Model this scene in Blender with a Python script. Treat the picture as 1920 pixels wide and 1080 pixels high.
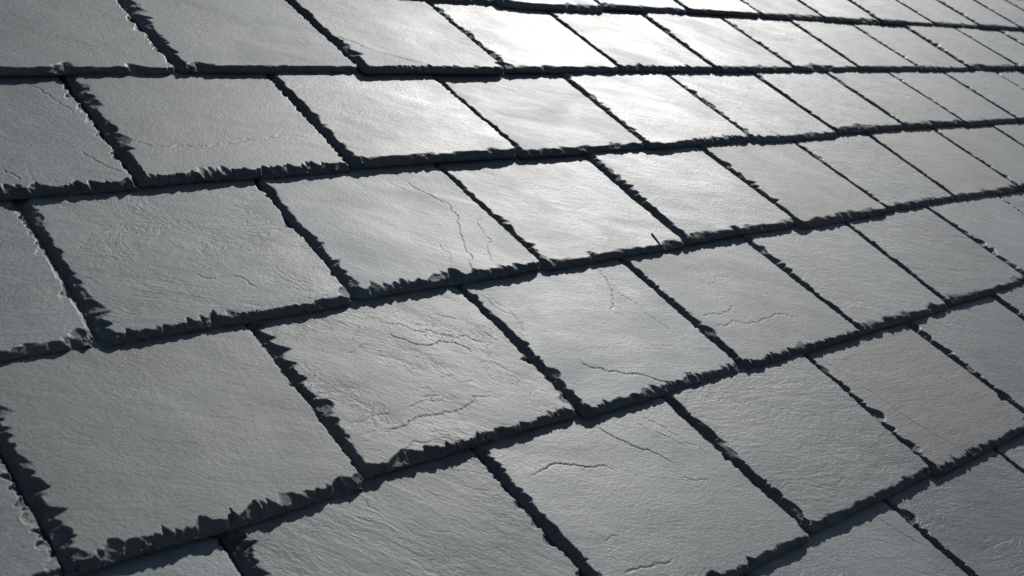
import bpy, math, random, time
import numpy as np
from mathutils import Matrix, Vector

# ------------------------------------------------------------------ scene, camera, sky, sun, exposure
scene = bpy.context.scene
for ob in list(bpy.data.objects):
    bpy.data.objects.remove(ob, do_unlink=True)
COL = scene.collection

G = 0.2016                       # gauge: exposed length of one slate course (m)
PITCH = math.radians(31.8)       # roof pitch
T0 = 0.009                       # mean slate thickness
ROOF = Matrix.Translation((0, 0, 6.0)) @ Matrix.Rotation(PITCH, 4, 'X')   # X along the courses, Y up the slope, Z off the roof

RIGHT = Vector((0.724363, -0.585658, 0.363734))
DOWN = Vector((-0.129658, -0.633908, -0.762463))
FORE = Vector((0.677116, 0.505139, -0.535115))
cam_loc = Vector((-4.16019, -4.15756, 3.26839)) * G
cm = Matrix.Identity(4)
for i in range(3):
    cm[i][0] = RIGHT[i]; cm[i][1] = -DOWN[i]; cm[i][2] = -FORE[i]; cm[i][3] = cam_loc[i]
cam = bpy.data.cameras.new('camera')
camera = bpy.data.objects.new('camera', cam)
COL.objects.link(camera)
camera.matrix_world = ROOF @ cm
cam.sensor_width = 36.0
cam.lens = 36.0 * 2167.6 / 1920.0
cam.clip_start = 0.02
cam.clip_end = 5000
scene.camera = camera
cam.dof.use_dof = True
cam.dof.focus_distance = 1.25
cam.dof.aperture_fstop = 16.0

sun_local = Vector((0.718, 0.619, 0.334)).normalized()
sun_dir = (ROOF.to_3x3() @ sun_local).normalized()
SUN_EL = math.asin(sun_dir.z)
SUN_AZ = math.atan2(sun_dir.x, sun_dir.y)
world = bpy.data.worlds.new('World')
scene.world = world
world.use_nodes = True
wn = world.node_tree
sky = wn.nodes.new('ShaderNodeTexSky')
sky.sky_type = 'NISHITA'
sky.sun_disc = False
sky.sun_elevation = SUN_EL
sky.sun_rotation = SUN_AZ
sky.air_density = 1.0
sky.dust_density = 1.0
wn.links.new(sky.outputs[0], wn.nodes['Background'].inputs[0])
wn.nodes['Background'].inputs[1].default_value = 0.058

sl = bpy.data.lights.new('sun', 'SUN')
sl.energy = 4.6
sl.angle = math.radians(0.5)
sl.color = (1.0, 0.985, 0.955)
sun = bpy.data.objects.new('sun', sl)
COL.objects.link(sun)
sun.location = (0, 0, 30)
sun.rotation_euler = sun_dir.to_track_quat('Z', 'Y').to_euler()

scene.render.engine = 'CYCLES'
scene.view_settings.view_transform = 'Standard'
scene.view_settings.look = 'None'
scene.view_settings.exposure = 0.0
scene.view_settings.gamma = 1.0

# ------------------------------------------------------------------ materials
def slate_material():
    m = bpy.data.materials.new('slate')
    m.use_nodes = True
    nt = m.node_tree; N = nt.nodes; L = nt.links
    bsdf = N['Principled BSDF']
    def node(t, **kw):
        n = N.new(t)
        for k, v in kw.items(): setattr(n, k, v)
        return n
    def math_(op, a, b=None, c=None):
        n = node('ShaderNodeMath', operation=op)
        for i, v in enumerate((a, b, c)):
            if v is None: continue
            if isinstance(v, (int, float)): n.inputs[i].default_value = v
            else: L.new(v, n.inputs[i])
        return n.outputs[0]
    def att(name):
        return node('ShaderNodeAttribute', attribute_type='OBJECT', attribute_name=name).outputs['Fac']
    chip = node('ShaderNodeAttribute', attribute_type='GEOMETRY', attribute_name='chip').outputs['Fac']
    seed = att('seed'); angle = att('grain_angle'); grain = att('grain_depth'); rough = att('gloss'); layers = att('layers')
    vein = node('ShaderNodeAttribute', attribute_type='GEOMETRY', attribute_name='vein').outputs['Fac']
    oc = node('ShaderNodeTexCoord').outputs['Object']
    comb = node('ShaderNodeCombineXYZ')
    L.new(seed, comb.inputs[0]); L.new(math_('MULTIPLY', seed, 1.7), comb.inputs[1]); L.new(math_('MULTIPLY', seed, 0.31), comb.inputs[2])
    add = node('ShaderNodeVectorMath', operation='ADD'); L.new(oc, add.inputs[0]); L.new(comb.outputs[0], add.inputs[1])
    rot = node('ShaderNodeVectorRotate', rotation_type='Z_AXIS'); L.new(add.outputs[0], rot.inputs['Vector']); L.new(angle, rot.inputs['Angle'])
    def noise(scale, stretch, detail, rough_=0.55, dist=0.0, vec=None):
        mp = node('ShaderNodeMapping'); L.new(vec or rot.outputs[0], mp.inputs[0])
        mp.inputs['Scale'].default_value = (scale * stretch, scale, scale)
        n = node('ShaderNodeTexNoise'); n.noise_dimensions = '3D'
        n.inputs['Scale'].default_value = 1.0; n.inputs['Detail'].default_value = detail
        n.inputs['Roughness'].default_value = rough_; n.inputs['Distortion'].default_value = dist
        L.new(mp.outputs[0], n.inputs['Vector'])
        return n.outputs['Fac']
    streak = noise(105, 0.22, 5, 0.62, 0.6)          # cleavage grain, drawn out along one direction
    riven = noise(38, 0.5, 6, 0.58, 0.8)             # riven, slightly stepped skin
    grit = noise(330, 0.7, 4, 0.75)                   # mineral grain
    broad = noise(9, 0.7, 4, 0.55, 0.4)
    # stepped layers
    ramp = node('ShaderNodeValToRGB'); L.new(riven, ramp.inputs[0])
    cr = ramp.color_ramp; cr.elements[0].position = 0.30; cr.elements[0].color = (0, 0, 0, 1)
    cr.elements[1].position = 0.72; cr.elements[1].color = (1, 1, 1, 1)
    for p, v in ((0.41, 0.20), (0.425, 0.38), (0.55, 0.52), (0.562, 0.72)):
        e = cr.elements.new(p); e.color = (v, v, v, 1)
    h = math_('MULTIPLY', math_('MULTIPLY', streak, 0.80), grain)
    h = math_('MULTIPLY_ADD', ramp.outputs[0], math_('MULTIPLY', grain, 0.34), h)
    h = math_('MULTIPLY_ADD', grit, 0.78, h)
    # split layers: the face steps down from one leaf of slate to the next along ragged contours
    leaf = noise(15, 0.62, 7, 0.56, 0.5)
    lev = math_('MULTIPLY', leaf, 17.0)
    fr = math_('FRACT', lev)
    ms = node('ShaderNodeMapRange', interpolation_type='SMOOTHSTEP'); L.new(fr, ms.inputs[0])
    ms.inputs[1].default_value = 0.80; ms.inputs[2].default_value = 1.0
    stair = math_('SUBTRACT', ms.outputs[0], fr)
    gate = node('ShaderNodeMapRange', interpolation_type='SMOOTHSTEP'); L.new(noise(21, 0.8, 3, 0.5), gate.inputs[0])
    gate.inputs[1].default_value = 0.42; gate.inputs[2].default_value = 0.62
    h = math_('MULTIPLY_ADD', math_('MULTIPLY', stair, 0.62), math_('MULTIPLY', layers, gate.outputs[0]), h)
    bump = node('ShaderNodeBump'); bump.inputs['Strength'].default_value = 1.0; bump.inputs['Distance'].default_value = 0.00056
    L.new(h, bump.inputs['Height']); L.new(bump.outputs[0], bsdf.inputs['Normal'])
    # colour
    tint = node('ShaderNodeObjectInfo').outputs['Color']
    k = math_('MULTIPLY_ADD', broad, 1.15, 0.425)
    k = math_('MULTIPLY_ADD', vein, 0.30, k)
    k = math_('MULTIPLY', k, math_('MULTIPLY_ADD', streak, 0.60, 0.70))
    k = math_('MULTIPLY', k, math_('MULTIPLY_ADD', grit, 0.95, 0.52))
    k = math_('MULTIPLY', k, math_('MULTIPLY_ADD', chip, -0.12, 1.0))
    vm = node('ShaderNodeVectorMath', operation='SCALE'); L.new(tint, vm.inputs[0]); L.new(k, vm.inputs['Scale'])
    L.new(vm.outputs[0], bsdf.inputs['Base Color'])
    cloud = noise(16, 0.45, 5, 0.6, 1.2)
    r = math_('MULTIPLY_ADD', math_('SUBTRACT', cloud, 0.5), 0.20, math_('MULTIPLY_ADD', broad, 0.14, rough))
    r = math_('MULTIPLY_ADD', grit, 0.08, r)
    r = math_('MULTIPLY_ADD', chip, 0.20, r)
    L.new(r, bsdf.inputs['Roughness'])
    bsdf.inputs['IOR'].default_value = 1.5
    bsdf.inputs['Specular IOR Level'].default_value = 0.5
    return m

def plain_material(name, rgb, rough):
    m = bpy.data.materials.new(name); m.use_nodes = True
    nt = m.node_tree; b = nt.nodes['Principled BSDF']
    n = nt.nodes.new('ShaderNodeTexNoise'); n.inputs['Scale'].default_value = 30; n.inputs['Detail'].default_value = 5
    mp = nt.nodes.new('ShaderNodeMapping'); mp.inputs['Scale'].default_value = (1, 12, 1)
    tc = nt.nodes.new('ShaderNodeTexCoord')
    nt.links.new(tc.outputs['Object'], mp.inputs[0]); nt.links.new(mp.outputs[0], n.inputs['Vector'])
    r = nt.nodes.new('ShaderNodeValToRGB'); nt.links.new(n.outputs['Fac'], r.inputs[0])
    r.color_ramp.elements[0].color = tuple(c * 0.6 for c in rgb) + (1,)
    r.color_ramp.elements[1].color = tuple(c * 1.3 for c in rgb) + (1,)
    nt.links.new(r.outputs[0], b.inputs['Base Color']); b.inputs['Roughness'].default_value = rough
    return m

SLATE = slate_material()
FELT = plain_material('roofing_felt', (0.02, 0.02, 0.022), 0.9)
WOOD = plain_material('batten_wood', (0.16, 0.11, 0.07), 0.8)

# ------------------------------------------------------------------ where the joints between slates run (units of one gauge; at head, at tail)
JOINTS={
 0: [(4.728, 4.732), (5.92, 5.92), (7.136, 7.096), (8.327, 8.287), (9.604, 9.574), (10.855, 10.825), (12.094, 12.054)],
 1: [(-0.942, -0.956), (0.284, 0.307), (1.54, 1.553), (2.798, 2.796), (4.036, 4.019), (5.206, 5.234), (6.426, 6.393), (7.619, 7.624), (8.832, 8.792), (10.089, 10.129)],
 2: [(-1.601, -1.636), (-0.366, -0.384), (0.883, 0.915), (2.127, 2.129), (3.354, 3.372), (4.57, 4.61), (5.768, 5.78), (6.941, 6.981), (8.133, 8.173)],
 3: [(-2.21, -2.25), (-0.986, -1.009), (0.24, 0.269), (1.513, 1.509), (2.726, 2.76), (3.924, 3.964), (5.13, 5.096), (6.317, 6.328)],
 4: [(-2.795, -2.79), (-1.581, -1.581), (-0.338, -0.317), (0.904, 0.931), (2.131, 2.17), (3.356, 3.316), (4.6, 4.64)],
 5: [(-2.229, -2.225), (-0.985, -0.961), (0.266, 0.306), (1.535, 1.513), (2.756, 2.796)],
 6: [(1.023, 1.063), (2.241, 2.263)],
}
CRACKS=[
(0.7,[(-1.534,-0.345),(-1.461,-0.297),(-1.358,-0.271),(-1.206,-0.278),(-1.063,-0.276),(-0.892,-0.318),(-0.761,-0.317),(-0.596,-0.328),(-0.453,-0.273)]),
(0.3,[(-0.548,-0.213),(-0.455,-0.212)]),
(0.3,[(-0.553,-0.072),(-0.459,-0.053)]),
(0.7,[(-1.864,-0.923),(-1.775,-0.849),(-1.732,-0.751),(-1.696,-0.636)]),
(0.8,[(-1.804,-0.288),(-1.776,-0.229),(-1.74,-0.147),(-1.687,-0.086)]),
(0.8,[(-2.223,-0.17),(-2.196,-0.137),(-2.179,-0.077)]),
(0.9,[(0.347,-1.398),(0.374,-1.351),(0.433,-1.31),(0.463,-1.246),(0.547,-1.176),(0.654,-1.118),(0.768,-1.066),(0.851,-1.033)]),
(0.4,[(0.492,-1.159),(0.638,-1.094),(0.805,-1.033)]),
(0.8,[(-0.103,0.101),(-0.08,0.177),(-0.05,0.226),(0.002,0.314),(0.043,0.382),(0.024,0.485),(-0.064,0.608),(-0.142,0.76),(-0.207,0.876),(-0.26,0.967)]),
(0.6,[(0.178,0.491),(0.086,0.633),(0.003,0.786),(-0.065,0.92)]),
(0.3,[(-0.2,0.416),(-0.126,0.453)]),
(0.4,[(-0.215,0.54),(-0.132,0.546)]),
(0.4,[(-0.215,0.632),(-0.295,0.748),(-0.262,0.786),(-0.35,0.895)]),
(0.5,[(-0.213,0.115),(-0.167,0.175),(-0.121,0.235)]),
(0.5,[(-1.235,1.254),(-1.117,1.194),(-1.034,1.175),(-0.933,1.132),(-0.867,1.127),(-0.841,1.168)]),
(0.7,[(-0.962,1.159),(-0.863,1.183),(-0.822,1.248),(-0.691,1.308),(-0.634,1.35),(-0.565,1.349),(-0.537,1.402),(-0.474,1.425)]),
(0.9,[(-0.968,1.245),(-0.922,1.283),(-0.842,1.35),(-0.744,1.349),(-0.674,1.374),(-0.611,1.438),(-0.619,1.462)]),
(0.5,[(-1.24,1.322),(-1.143,1.278),(-1.069,1.258)]),
(0.6,[(-0.634,1.155),(-0.575,1.197),(-0.53,1.229)]),
(0.4,[(-0.448,1.348),(-0.416,1.426)]),
(0.4,[(-0.903,1.087),(-0.836,1.114)]),
(0.3,[(-0.755,1.393),(-0.698,1.435),(-0.655,1.466)]),
(0.4,[(-0.891,1.576),(-0.809,1.58)]),
(0.4,[(-0.823,1.627),(-0.744,1.637)]),
(0.3,[(-0.62,1.535),(-0.53,1.58)]),
(0.3,[(-0.502,1.446),(-0.466,1.517)]),
(0.8,[(-1.37,1.819),(-1.277,1.793),(-1.199,1.778),(-1.123,1.767),(-1.046,1.785),(-0.921,1.782),(-0.816,1.729),(-0.711,1.748)]),
(0.5,[(-1.18,1.709),(-1.107,1.69),(-1.039,1.692),(-0.972,1.713)]),
(0.6,[(-1.074,1.658),(-0.973,1.673)]),
(0.6,[(-1.491,1.714),(-1.409,1.712),(-1.337,1.701),(-1.271,1.715)]),
(0.5,[(-1.44,1.947),(-1.333,1.913),(-1.25,1.903),(-1.178,1.91)]),
(0.4,[(-1.488,1.819),(-1.415,1.832)]),
(0.5,[(-1.143,1.955),(-1.045,1.97),(-0.966,1.973)]),
(0.3,[(-1.503,1.868),(-1.446,1.89)]),
(0.3,[(-1.134,1.602),(-1.07,1.617)]),
(0.4,[(-1.194,1.865),(-1.092,1.887)]),
(0.3,[(-1.49,1.78),(-1.408,1.779)]),
(0.9,[(0.673,1.024),(0.654,1.122),(0.61,1.23),(0.505,1.353),(0.442,1.417)]),
(0.5,[(0.723,1.051),(0.662,1.191),(0.619,1.281),(0.674,1.408),(0.69,1.54),(0.706,1.654),(0.714,1.718)]),
(1.0,[(-0.056,1.661),(-0.051,1.733),(0.037,1.792),(0.126,1.845),(0.153,1.838),(0.254,1.902),(0.4,1.979)]),
(0.5,[(-0.264,1.07),(-0.252,1.178),(-0.188,1.268),(-0.218,1.377),(-0.267,1.451)]),
(0.4,[(-0.227,1.101),(-0.189,1.208),(-0.177,1.314),(-0.217,1.421)]),
(0.4,[(0.721,1.712),(0.685,1.787),(0.644,1.866),(0.602,1.958)]),
(0.6,[(0.488,1.926),(0.555,1.959)]),
(0.6,[(1.038,1.583),(1.152,1.586),(1.247,1.591),(1.378,1.554)]),
(0.7,[(1.042,1.682),(1.147,1.692),(1.295,1.712),(1.412,1.732),(1.558,1.716),(1.677,1.71),(1.773,1.768)]),
(0.4,[(1.361,1.358),(1.508,1.291),(1.634,1.307)]),
(0.4,[(1.838,1.102),(1.897,1.132)]),
(0.9,[(-0.842,2.208),(-0.762,2.191),(-0.667,2.183),(-0.61,2.209),(-0.557,2.239),(-0.491,2.267),(-0.405,2.314)]),
(0.9,[(-0.28,2.058),(-0.251,2.118),(-0.207,2.188),(-0.158,2.254),(-0.1,2.31),(-0.046,2.396)]),
(0.5,[(-0.765,2.627),(-0.69,2.63)]),
(0.7,[(-0.814,2.79),(-0.749,2.791),(-0.658,2.813),(-0.598,2.822),(-0.53,2.823)]),
(0.5,[(0.038,2.074),(0.088,2.169),(0.118,2.269)]),
(0.5,[(0.012,2.177),(0.067,2.253),(0.102,2.309)]),
(0.4,[(-0.043,2.114),(-0.017,2.193)]),
(0.6,[(1.697,2.343),(1.745,2.443),(1.765,2.535),(1.777,2.63),(1.803,2.729),(1.841,2.831),(1.888,2.928)]),
(0.5,[(1.816,2.067),(1.843,2.174),(1.88,2.299)]),
(0.5,[(1.621,2.097),(1.666,2.174),(1.693,2.278)]),
(0.8,[(3.602,-0.862),(3.654,-0.717),(3.689,-0.56),(3.731,-0.39),(3.711,-0.212),(3.723,-0.063),(3.772,0.017)]),
(0.3,[(4.203,-0.913),(4.221,-0.776),(4.257,-0.656)]),
(0.6,[(9.092,-0.887),(8.667,-0.656),(8.192,-0.479)]),
(-0.9,[(7.584,-1.499),(7.745,-1.404),(8.022,-1.33),(8.442,-1.337),(8.721,-1.3)]),
(0.6,[(-0.079,2.475),(-0.048,2.508),(0.056,2.535)]),
(0.4,[(0.118,2.295),(0.158,2.334),(0.177,2.404)]),
(0.6,[(0.854,3.053),(0.883,3.113),(0.911,3.185),(0.957,3.3)]),
(-0.4,[(-2.527,1.633),(-2.458,1.61),(-2.388,1.605)]),
(-0.4,[(-2.313,1.503),(-2.22,1.487),(-2.141,1.476),(-2.067,1.447),(-1.978,1.41)]),
(-0.4,[(-2.28,1.612),(-2.176,1.607)]),
(-0.5,[(-1.852,1.336),(-1.733,1.301),(-1.636,1.281)]),
(0.6,[(-1.686,0.681),(-1.651,0.715),(-1.614,0.73),(-1.575,0.724)]),
(0.6,[(-1.52,0.722),(-1.476,0.759),(-1.468,0.794),(-1.443,0.833)]),
(0.5,[(-2.179,0.599),(-2.128,0.622)]),
(0.5,[(4.856,-2.201),(4.995,-2.103),(5.226,-2.084)]),
(0.6,[(4.655,1.289),(4.667,1.558),(4.656,1.815),(4.628,1.878)]),
(0.3,[(3.173,-1.957),(3.243,-1.772),(3.336,-1.59)]),
(0.3,[(2.923,-1.278),(3.011,-1.193),(3.092,-1.121)]),
(0.4,[(2.488,-0.697),(2.389,-0.495),(2.17,-0.333),(2.161,-0.189)]),
(0.3,[(-1.719,2.118),(-1.667,2.167),(-1.615,2.215)]),
(0.3,[(-1.488,2.234),(-1.423,2.318),(-1.358,2.401)]),
]

# ------------------------------------------------------------------ mesh tools
def lattice_noise(rng, x, y, cell, amp):
    """smooth value noise on a random lattice"""
    x = x / cell; y = y / cell
    x0 = np.floor(x.min()); y0 = np.floor(y.min())
    nx = int(x.max() - x0) + 3; ny = int(y.max() - y0) + 3
    g = rng.uniform(-1, 1, (nx, ny))
    xi = np.floor(x - x0).astype(int); yi = np.floor(y - y0).astype(int)
    fx = x - x0 - xi; fy = y - y0 - yi
    fx = fx * fx * (3 - 2 * fx); fy = fy * fy * (3 - 2 * fy)
    return amp * ((g[xi, yi] * (1 - fx) + g[xi + 1, yi] * fx) * (1 - fy) + (g[xi, yi + 1] * (1 - fx) + g[xi + 1, yi + 1] * fx) * fy)

def spaced(a, b, h):
    n = max(1, int(math.ceil((b - a) / h)))
    return np.linspace(a, b, n + 1)

def lines(*segs):
    out = [spaced(*segs[0])]
    for s in segs[1:]: out.append(spaced(*s)[1:])
    return np.concatenate(out)

def jag(rng, pts, amp, levels=4):
    pts = [np.array(p, float) for p in pts]
    for _ in range(levels):
        new = [pts[0]]
        for a, b in zip(pts[:-1], pts[1:]):
            d = b - a; n = np.array((-d[1], d[0]))
            new.append((a + b) / 2 + n * rng.normal(0, amp)); new.append(b)
        pts = new
        if len(pts) > 90: break
    return np.array(pts)

def chips_along(rng, length, big, wmin, wmax, bmin, bmax, calm=0.0):
    """(start, width, reach, kind, floor depth, tilt, hollow) of the flakes knocked off one dressed edge"""
    out = []; a = -0.006; swell = rng.uniform(0.6, 1.2)
    while a < length + 0.004:
        swell = min(1.4, max(0.18, swell + rng.normal(0, 0.22)))
        w = math.exp(rng.uniform(math.log(wmin), math.log(wmax)))
        b = rng.uniform(bmin, bmax) * (0.5 + 0.5 * min(1.6, w / 0.008)) * swell
        if rng.random() < big:
            w = rng.uniform(0.013, 0.032); b = rng.uniform(0.010, 0.0165)
        out.append((a, w, b, rng.random() if rng.random() > calm else 0.75, rng.uniform(0.28, 0.95), rng.uniform(-0.3, 0.75), rng.uniform(0.45, 1.5)))
        a += w * rng.uniform(0.35, 0.95)
    return out

def carve(A, D, depth, chips, T, rng):
    """deepen `depth` where chips bite; A runs along the edge, D is the distance in from it"""
    for (a, w, b, kind, fd, tilt, hol) in chips:
        x = (A - a - D * (0.25 if kind < 0.7 else 0.0)) / w
        m = (x > 0) & (x < 1) & (D < b)
        if not m.any(): continue
        xm = x[m]
        if kind < 0.70:                                  # pointed flake: breaks in sharply, runs out slowly
            reach = b * np.clip(xm / 0.07, 0, 1) * (1 - xm) ** (0.45 + kind)
        elif kind < 0.85:                                # the other way round
            reach = b * np.clip((1 - xm) / 0.10, 0, 1) * xm ** 0.7
        else:                                            # shell-shaped
            reach = b * np.sqrt(np.clip(1 - (2 * xm - 1) ** 2, 0, 1))
        ramp = 0.05 + 0.35 * hol * (kind < 0.42)
        q = 1 - D[m] / np.maximum(reach, 1e-6)
        dep = T * fd * (0.16 * np.clip(q * 8, 0, 1) + 0.84 * np.clip(q, 0, 1) ** hol) * np.clip(1.1 - tilt * xm, 0.3, 1.25) * (np.clip(xm / ramp, 0.12, 1) if kind < 0.7 else 1.0)
        dep = np.where(q > 0, dep, 0)
        depth[m] = np.maximum(depth[m], np.minimum(dep, T * 0.93))

def crack(S, TT, H, V, poly, strength, side, wid):
    """a flake edge: a fine groove with the skin standing slightly proud on one side"""
    lo = poly.min(0) - 0.022; hi = poly.max(0) + 0.022
    m = (S > lo[0]) & (S < hi[0]) & (TT > lo[1]) & (TT < hi[1])
    if not m.any(): return
    x = S[m]; y = TT[m]
    best = np.full(x.shape, 9.0); sgn = np.ones(x.shape); along = np.zeros(x.shape)
    n = len(poly) - 1
    for i in range(n):
        a = poly[i]; d = poly[i + 1] - a; l2 = d @ d + 1e-12
        t = np.clip(((x - a[0]) * d[0] + (y - a[1]) * d[1]) / l2, 0, 1)
        px = x - a[0] - t * d[0]; py = y - a[1] - t * d[1]
        dist = np.hypot(px, py)
        u = dist < best
        best[u] = dist[u]; sgn[u] = np.sign(d[0] * py - d[1] * px)[u]; along[u] = ((i + t) / n)[u]
    taper = np.clip(np.minimum(along, 1 - along) * 9, 0.0, 1) ** 0.6
    if strength < 0:       # a scratch: a slight raised seam
        H[m] += 0.00012 * -strength * taper * np.exp(-(best / (wid * 1.3)) ** 2)
        V[m] = np.maximum(V[m], -strength * taper * np.exp(-(best / (wid * 1.6)) ** 2))
        return
    H[m] -= 0.00110 * strength * taper * np.exp(-(best / wid) ** 2)
    H[m] += 0.00026 * strength * taper * np.exp(-best / 0.012) * (sgn * side > 0) * np.clip(best / 0.0006, 0, 1)

def flake_side(rng, poly):
    """most flakes are left standing on the upper right, so that their broken edge looks down the roof"""
    d = np.array(poly[-1], float) - np.array(poly[0], float)
    s = 1 if -d[1] * 0.7 + d[0] * 0.7 > 0 else -1
    return s if rng.random() < 0.88 else -s

def slate_mesh(name, rng, wl, wr, skew_l, skew_r, length, T, lod, lod_in, cracks, corner, rb, big, calm):
    """slate standing with its tail edge on y=0; x from wl to wr at the tail, shifted by skew at one gauge up"""
    EX = G + 0.012
    bl, br, bb = 0.021, 0.012, 0.0185
    w0 = wr - wl
    sl_ = lines((0, bl, lod), (bl, w0 - br, lod_in), (w0 - br, w0, lod)) / w0
    tl_ = lines((0, bb, lod), (bb, EX, min(lod * 1.4, lod_in)), (EX, length, 0.03))
    P, Q = np.meshgrid(sl_, tl_)                       # P across 0..1, Q up the slate (m)
    left = wl + skew_l * Q / G; right = wr + skew_r * Q / G
    W = right - left
    dl = P * W; dr = (1 - P) * W; db = Q.copy()
    # slightly wandering outline
    t1 = tl_[:, None] + 0 * P; s1 = sl_[None, :] * w0 + 0 * P
    wob_l = lattice_noise(rng, t1, 0 * t1, 0.035, 0.0009) + lattice_noise(rng, t1, 0 * t1, 0.006, 0.00035)
    wob_r = lattice_noise(rng, t1, 0 * t1, 0.035, 0.0009) + lattice_noise(rng, t1, 0 * t1, 0.006, 0.00045)
    wob_b = lattice_noise(rng, s1, 0 * s1, 0.05, 0.0010) + lattice_noise(rng, s1, 0 * s1, 0.006, 0.00040)
    X = left + P * W + wob_l * np.exp(-dl / 0.01) + wob_r * np.exp(-dr / 0.01)
    Y = Q + wob_b * np.exp(-db / 0.012)
    # knocked-off tail corners: pull the outline in
    cl, cr_ = corner
    for dd, c, sg in ((dl, cl, 1), (dr, cr_, -1)):
        if c > 0:
            k = np.clip(1 - dd / c, 0, 1) * np.clip(1 - db / 0.03, 0, 1)
            Y += k ** 1.3 * c * 0.75
    # dressed edges
    depth = np.zeros_like(P)
    j = lattice_noise(rng, X, Y, 0.0045, 0.0011) + lattice_noise(rng, X, Y, 0.0016, 0.0007)
    dlj, drj, dbj = dl + j, dr + j, db + j
    jj = j * 1.3 + lattice_noise(rng, X, Y, 0.011, 0.0030)
    for D, b0, f0 in ((dl + jj, rng.uniform(0.006, 0.008), 0.72), (drj, rng.uniform(0.002, 0.0035) * rb, 0.25 * rb), (db + jj * 0.8, rng.uniform(0.0045, 0.0065), 0.62)):
        depth = np.maximum(depth, T * f0 * np.clip(1 - D / b0, 0, 1))
    carve(Q, dlj, depth, chips_along(rng, length, 0.07 * big, 0.005, 0.026, 0.006, 0.0140, calm), T, rng)
    carve(Q, drj, depth, chips_along(rng, length, 0.02 * rb, 0.004, 0.020, 0.003 * rb, 0.0075 * rb, calm), T, rng)
    carve(dl, dbj, depth, chips_along(rng, w0, 0.06 * big, 0.005, 0.024, 0.0045, 0.0115), T, rng)
    carve(Q, dlj, depth, chips_along(rng, length, 0, 0.0028, 0.010, 0.0015, 0.0110, calm), T, rng)
    carve(dl, dbj, depth, chips_along(rng, w0, 0, 0.0028, 0.009, 0.0015, 0.0090), T, rng)
    for dd, sgn in ((dl, 1), (dr, -1)):                  # corners lose an extra flake
        r = rng.uniform(0.008, 0.017) if sgn > 0 else rng.uniform(0.003, 0.009) * (rb + 0.2)
        rr = np.hypot(dd, db * rng.uniform(0.8, 1.3)) + j * 2
        depth = np.maximum(depth, T * np.clip((1 - rr / r) * 1.6, 0, 0.8))
    depth *= 1 + lattice_noise(rng, X * 0.7 + Y * 0.7, Y * 0.7 - X * 0.7, 0.0040, 0.16) + lattice_noise(rng, X, Y, 0.0016, 0.13)
    depth = np.clip(depth, 0, T * 0.94)
    chip = np.clip(depth / (T * 0.12), 0, 1)
    # riven face
    H = T + lattice_noise(rng, X, Y, 0.085, 0.00038) + lattice_noise(rng, X, Y, 0.03, 0.00012)
    if lod < 0.004:
        H += lattice_noise(rng, X, Y, 0.011, 0.00006)
    VN = np.zeros_like(H)
    for (st, poly) in cracks:
        crack(X, Y, H, VN, jag(rng, poly, 0.10), st, flake_side(rng, poly), max(0.00040, lod * 0.42))
    H = H - depth
    Z = H - (T0 / G) * Y                                 # rests on the slates below
    ns, nt = len(sl_), len(tl_)
    # outline ring (left up->down, tail, right), extruded to the back with a little roughness
    idx = np.arange(nt * ns).reshape(nt, ns)
    ring = np.concatenate([idx[::-1, 0], idx[0, 1:-1], idx[:, -1]])
    rx, ry, rz = X.ravel()[ring], Y.ravel()[ring], Z.ravel()[ring]
    nr = len(ring)
    zb = -(T0 / G) * ry
    inn = np.zeros((nr, 2)); inn[:nt, 0] = 1; inn[nt:nt + ns - 2, 1] = 1; inn[nt + ns - 2:, 0] = -1
    ins = rng.uniform(-0.0003, 0.0005, nr)
    mid = np.column_stack([rx + inn[:, 0] * ins, ry + inn[:, 1] * ins, rz * 0.5 + zb * 0.5])
    low = np.column_stack([rx + inn[:, 0] * 0.0006, ry + inn[:, 1] * 0.0006, zb])
    top = np.column_stack([X.ravel(), Y.ravel(), Z.ravel()])
    V = np.concatenate([top, mid, low])
    a = idx[:-1, :-1].ravel(); b = idx[:-1, 1:].ravel(); c = idx[1:, 1:].ravel(); d = idx[1:, :-1].ravel()
    quads = [np.column_stack([a, b, c, d])]
    o1, o2 = nt * ns, nt * ns + nr
    k = np.arange(nr - 1)
    quads.append(np.column_stack([ring[:-1], o1 + k, o1 + k + 1, ring[1:]]))
    quads.append(np.column_stack([o1 + k, o2 + k, o2 + k + 1, o1 + k + 1]))
    F4 = np.concatenate(quads)
    back = np.arange(o2, o2 + nr)[::-1]                  # one flat polygon for the hidden back
    nq = len(F4)
    me = bpy.data.meshes.new(name)
    me.vertices.add(len(V)); me.vertices.foreach_set('co', V.astype(np.float32).ravel())
    me.loops.add(nq * 4 + len(back))
    me.loops.foreach_set('vertex_index', np.concatenate([F4.ravel(), back]).astype(np.int32))
    me.polygons.add(nq + 1)
    me.polygons.foreach_set('loop_start', np.concatenate([np.arange(nq) * 4, [nq * 4]]).astype(np.int32))
    me.update(calc_edges=True)
    sm = np.ones(nq + 1, bool); sm[-1] = False
    sm[len(quads[0]):] = False
    me.polygons.foreach_set('use_smooth', sm)
    at = me.attributes.new('chip', 'FLOAT', 'POINT')
    at.data.foreach_set('value', np.concatenate([chip.ravel(), np.ones(2 * nr)]).astype(np.float32))
    at = me.attributes.new('vein', 'FLOAT', 'POINT')
    at.data.foreach_set('value', np.concatenate([VN.ravel(), np.zeros(2 * nr)]).astype(np.float32))
    me.materials.append(SLATE)
    return me

# ------------------------------------------------------------------ the roof
roof = bpy.data.objects.new('slate_roof', None)
COL.objects.link(roof)
roof.matrix_world = ROOF
roof['label'] = 'dark grey slate roof with chipped slate edges, glaring in low sunlight'
roof['category'] = 'roof'
roof['kind'] = 'thing'

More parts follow.
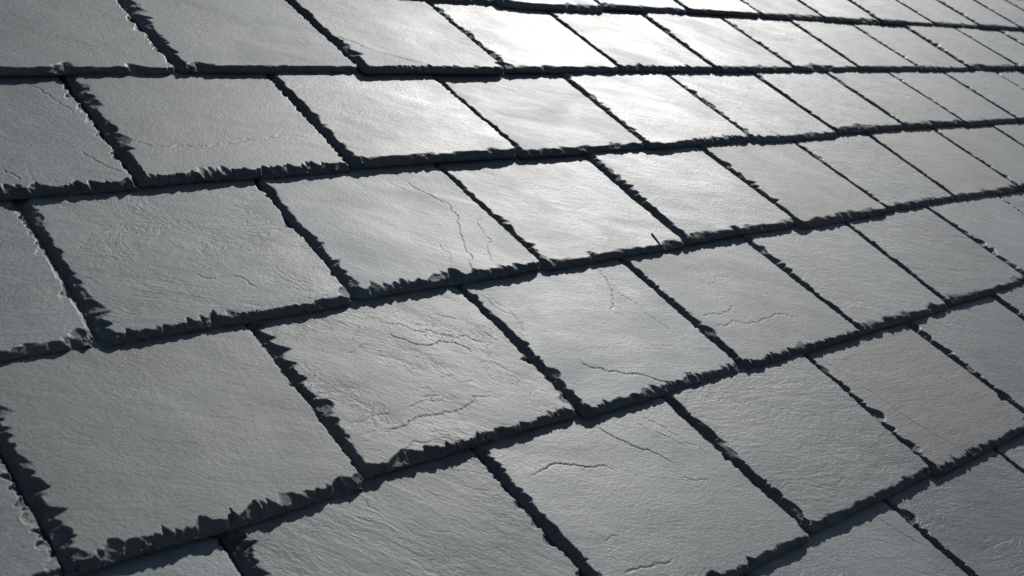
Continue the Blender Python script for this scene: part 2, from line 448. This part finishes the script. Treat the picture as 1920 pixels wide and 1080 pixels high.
def joint_row(r):
    """joints of a course from the measured ones, carried on at the usual width beyond them"""
    W = 1.238
    js = list(JOINTS.get(r, []))
    if not js:
        m = 1.0 if r % 2 == 0 else 0.40
        js = [(m, m)]
    lo = -6.3; hi = 16.5 - (r - 0) * 1.95 + 1.5
    rr = random.Random(900 + r)
    while js[0][1] > lo: x = js[0][1] - W + rr.uniform(-.012, .012); js.insert(0, (x, x))
    while js[-1][1] < hi: x = js[-1][1] + W + rr.uniform(-.012, .012); js.append((x, x))
    return js

BASE = (0.101, 0.117, 0.117)
SPECIAL = {   # (course, middle of the slate): what sets it apart
    (1, 0.93): dict(lift=0.0035, dv=0.02, label='slightly lifted slate with a long crack running into its tail edge'),
    (0, 2.87): dict(dv=0.05),
    (2, -1.0): dict(grain=0.35, layers=0.05, label='smooth slate crossed from side to side by a thin wavy crack'),
    (2, 0.27): dict(gloss=0.455, grain=1.1, angle=0.42),
    (2, 1.52): dict(gloss=0.505, grain=1.1, angle=0.40),
    (2, 2.75): dict(gloss=0.48),
    (1, 2.18): dict(gloss=0.47),
    (1, 3.41): dict(gloss=0.505),
    (1, 4.63): dict(gloss=0.51),
    (3, -1.62): dict(grain=1.25, layers=1.0, angle=0.30, label='riven slate with a coarse, scaly skin'),
    (3, -0.37): dict(grain=0.5, layers=0.3, label='slate with two long cracks curving down to its tail edge'),
    (3, 0.89): dict(grain=1.0, angle=0.45),
    (3, 2.13): dict(grain=1.0, angle=0.42),
    (3, 3.36): dict(tint=(1.13, 1.0, 0.90), label='brownish grey slate in the middle course, right of the picture centre'),
    (3, 5.71): dict(tint=(1.12, 0.99, 0.90), label='brownish grey slate close to the right side of the picture'),
    (4, -2.19): dict(grain=0.5, layers=0.22, big=1.6, angle=0.5, label='large pale-scratched slate with deeply chipped edges'),
    (4, -0.95): dict(grain=0.8, layers=1.3, tint=(1.05, 1.0, 0.95), label='wrinkled slate covered with short branching cracks'),
    (4, 0.31): dict(grain=0.55, layers=0.25, big=1.8, label='slate with a long dark crack near its tail and a broken left corner'),
    (4, 1.55): dict(grain=0.4, layers=0.1),
    (5, -1.59): dict(ry=-0.004, grain=1.15, angle=0.93, layers=0.8, label='strongly streaked slate with parallel diagonal grain'),
    (5, -0.33): dict(grain=0.4, layers=0.3, big=1.6, label='slate with two dark cracks across its upper half'),
    (5, 2.13): dict(tint=(1.09, 0.98, 0.95), grain=0.9, label='purplish grey slate with a straight diagonal crack'),
}
def special(r, uc):
    for (rr, u), d in SPECIAL.items():
        if rr == r and abs(u - uc) < 0.4: return d
    return {}

f_px = 1024 * cam.lens / 36.0
t_start = time.time()
ntri = 0
count = 0
for r in range(-2, 9):
    js = joint_row(r)
    for i in range(len(js) - 1):
        (lh, lt), (rh, rt) = js[i], js[i + 1]
        uc = (lt + rt) / 2
        rng = np.random.default_rng(abs(int((r + 20) * 1000 + round(uc * 10) + 300)))
        sp = special(r, uc)
        v_tail = r - 2 + rng.normal(0, 0.010) + sp.get('dv', 0)
        ctr = Vector((uc * G, -(v_tail - 0.5) * G, 0))
        rel = ctr - cam_loc
        z = rel.dot(FORE)
        px, py = (rel.dot(RIGHT) / max(z, .01) * f_px, rel.dot(DOWN) / max(z, .01) * f_px)
        mx = 0.17 / max(z, .05) * f_px
        seen = z > 0.1 and abs(px) < 512 + mx and abs(py) < 288 + mx
        ppm = f_px / max(z, 0.3)
        lod = 0.88 / ppm if seen else 0.004
        lod_in = 3.2 / ppm if seen else 0.012
        T = T0 + rng.normal(0, 0.0006)
        cs = []
        for st, pl in CRACKS:
            cu = sum(p[0] for p in pl) / len(pl); cv = sum(p[1] for p in pl) / len(pl)
            if r - 3 < cv <= r - 2 and lt < cu <= rt:
                cs.append((st, [((p[0] - uc) * G, (v_tail - p[1]) * G) for p in pl]))
        if cs and seen: lod_in = 1.2 / ppm
        if not cs and seen:                              # a few faint flake edges of its own
            ga = rng.uniform(-0.6, 0.2)
            for _ in range(rng.integers(0, 4)):
                x, y = rng.uniform(-.09, .09), rng.uniform(.03, .17); pts = [(x, y)]
                for _ in range(rng.integers(2, 5)):
                    ga2 = ga + rng.normal(0, .35); st_ = rng.uniform(.008, .02)
                    x += math.cos(ga2) * st_; y += math.sin(ga2) * st_; pts.append((x, y))
                cs.append((rng.uniform(.15, .4), pts))
        gap = rng.uniform(0.0012, 0.0022)
        corner = sp.get('corner', (rng.uniform(0.003, 0.010), rng.uniform(0, 0.005)))
        me = slate_mesh('slate', rng, (lt - uc) * G + gap, (rt - uc) * G - gap, (lh - lt) * G, (rh - rt) * G,
                        0.445, T, lod, lod_in, cs, corner, sp.get('right', 1.0 if uc < -0.5 else 0.45 if uc < 1 else 0.12), sp.get('big', 1.0), float(np.clip((z - 1.2) / 1.2, 0, 0.85)))
        ntri += len(me.polygons) * 2
        rng = np.random.default_rng(abs(int((r + 20) * 1000 + round(uc * 10) + 77300)))   # tone and lie of this slate
        ob = bpy.data.objects.new('slate', me)
        COL.objects.link(ob)
        ob.parent = roof
        ob.location = (uc * G, -v_tail * G, 0.0008 + abs(rng.normal(0, 0.0006)) + sp.get('lift', 0))
        twist = 0.0075 if r <= 1 else 0.0028             # every slate's left edge stands a shade above its neighbour
        calm_lie = 0.3 if (0 <= r <= 2 and -0.2 < uc < 4.5) else 1.0
        ob.rotation_euler = (rng.normal(0, 0.0035) * calm_lie + sp.get('rx', 0), rng.normal(0, 0.0018) * calm_lie + twist + sp.get('ry', 0), sp.get('rz', 0))
        lum = float(np.clip(rng.normal(1.0, 0.10), 0.82, 1.18)); warm = rng.normal(0.006, 0.02)
        tn = sp.get('tint', (1 + warm, 1.0, 1 - warm))
        ob.color = (BASE[0] * lum * tn[0], BASE[1] * lum * tn[1], BASE[2] * lum * tn[2], 1)
        ob['seed'] = float(rng.uniform(0, 40))
        ob['grain_angle'] = float(sp.get('angle', rng.normal(0.38, 0.22)))
        ob['grain_depth'] = float(sp.get('grain', np.clip(rng.normal(0.95, 0.28), 0.4, 1.6)))
        ob['layers'] = float(sp.get('layers', np.clip(rng.normal(0.5, 0.3), 0.1, 1.1)))
        ob['gloss'] = float(sp.get('gloss', np.clip(rng.normal(0.485, 0.02), 0.44, 0.53)))
        if 'label' in sp: ob['label'] = sp['label']
        count += 1
print('slates', count, 'tris', ntri, 'time', round(time.time() - t_start, 1))

# roof boarding under the slates
def box_mesh(name, x0, x1, y0, y1, z0, z1, mat):
    v = [(x, y, z) for z in (z0, z1) for y in (y0, y1) for x in (x0, x1)]
    f = [(0, 2, 3, 1), (4, 5, 7, 6), (0, 1, 5, 4), (1, 3, 7, 5), (3, 2, 6, 7), (2, 0, 4, 6)]
    me = bpy.data.meshes.new(name); me.from_pydata(v, [], f); me.update(); me.materials.append(mat)
    return me
deck = bpy.data.objects.new('roof_underlay', box_mesh('roof_underlay', -6.3 * G, 19 * G, -7.0 * G, 5.2 * G, -0.05, -0.026, FELT))
COL.objects.link(deck); deck.parent = roof

# a thin shard left standing on one slate's face
def add_splinter(owner, p0, p1, width, height):
    a = Vector(p0); b = Vector(p1); d = (b - a).normalized(); n = Vector((-d.y, d.x, 0))
    def z(p): return T0 - (T0 / G) * p.y + 0.0002
    c = a.lerp(b, 0.45)
    pts = []
    for p, w, hh in ((a, width, height * 0.8), (c, width * 0.8, height), (b, width * 0.15, height * 1.1)):
        pts += [(p.x - n.x * w, p.y - n.y * w, z(p) - 0.001), (p.x + n.x * w, p.y + n.y * w, z(p) - 0.001),
                (p.x + n.x * w * 0.5, p.y + n.y * w * 0.5, z(p) + hh * 0.7), (p.x - n.x * w * 0.6, p.y - n.y * w * 0.6, z(p) + hh)]
    f = [(0, 3, 2, 1), (8, 9, 10, 11)]
    for k in (0, 4):
        for i in range(4):
            j = (i + 1) % 4
            f.append((k + i, k + j, k + 4 + j, k + 4 + i))
    me = bpy.data.meshes.new('splinter'); me.from_pydata(pts, [], f); me.update(); me.materials.append(SLATE)
    ob = bpy.data.objects.new('splinter', me); COL.objects.link(ob); ob.parent = owner
    ob.color = owner.color
    for k in ('seed', 'layers', 'grain_angle', 'grain_depth', 'gloss'): ob[k] = owner[k]
for ob in [o for o in COL.objects if o.name.startswith('slate') and o.parent == roof]:
    if abs(ob.location.x / G - 0.89) < 0.4 and abs(ob.location.y / G + 1.0) < 0.3:
        x = ob.location.x
        add_splinter(ob, (1.272 * G - x, 0.006, 0), (1.302 * G - x, 0.027, 0), 0.0009, 0.0011)
        ob['label'] = 'streaked slate with a thin shard standing on its face by the right tail corner'
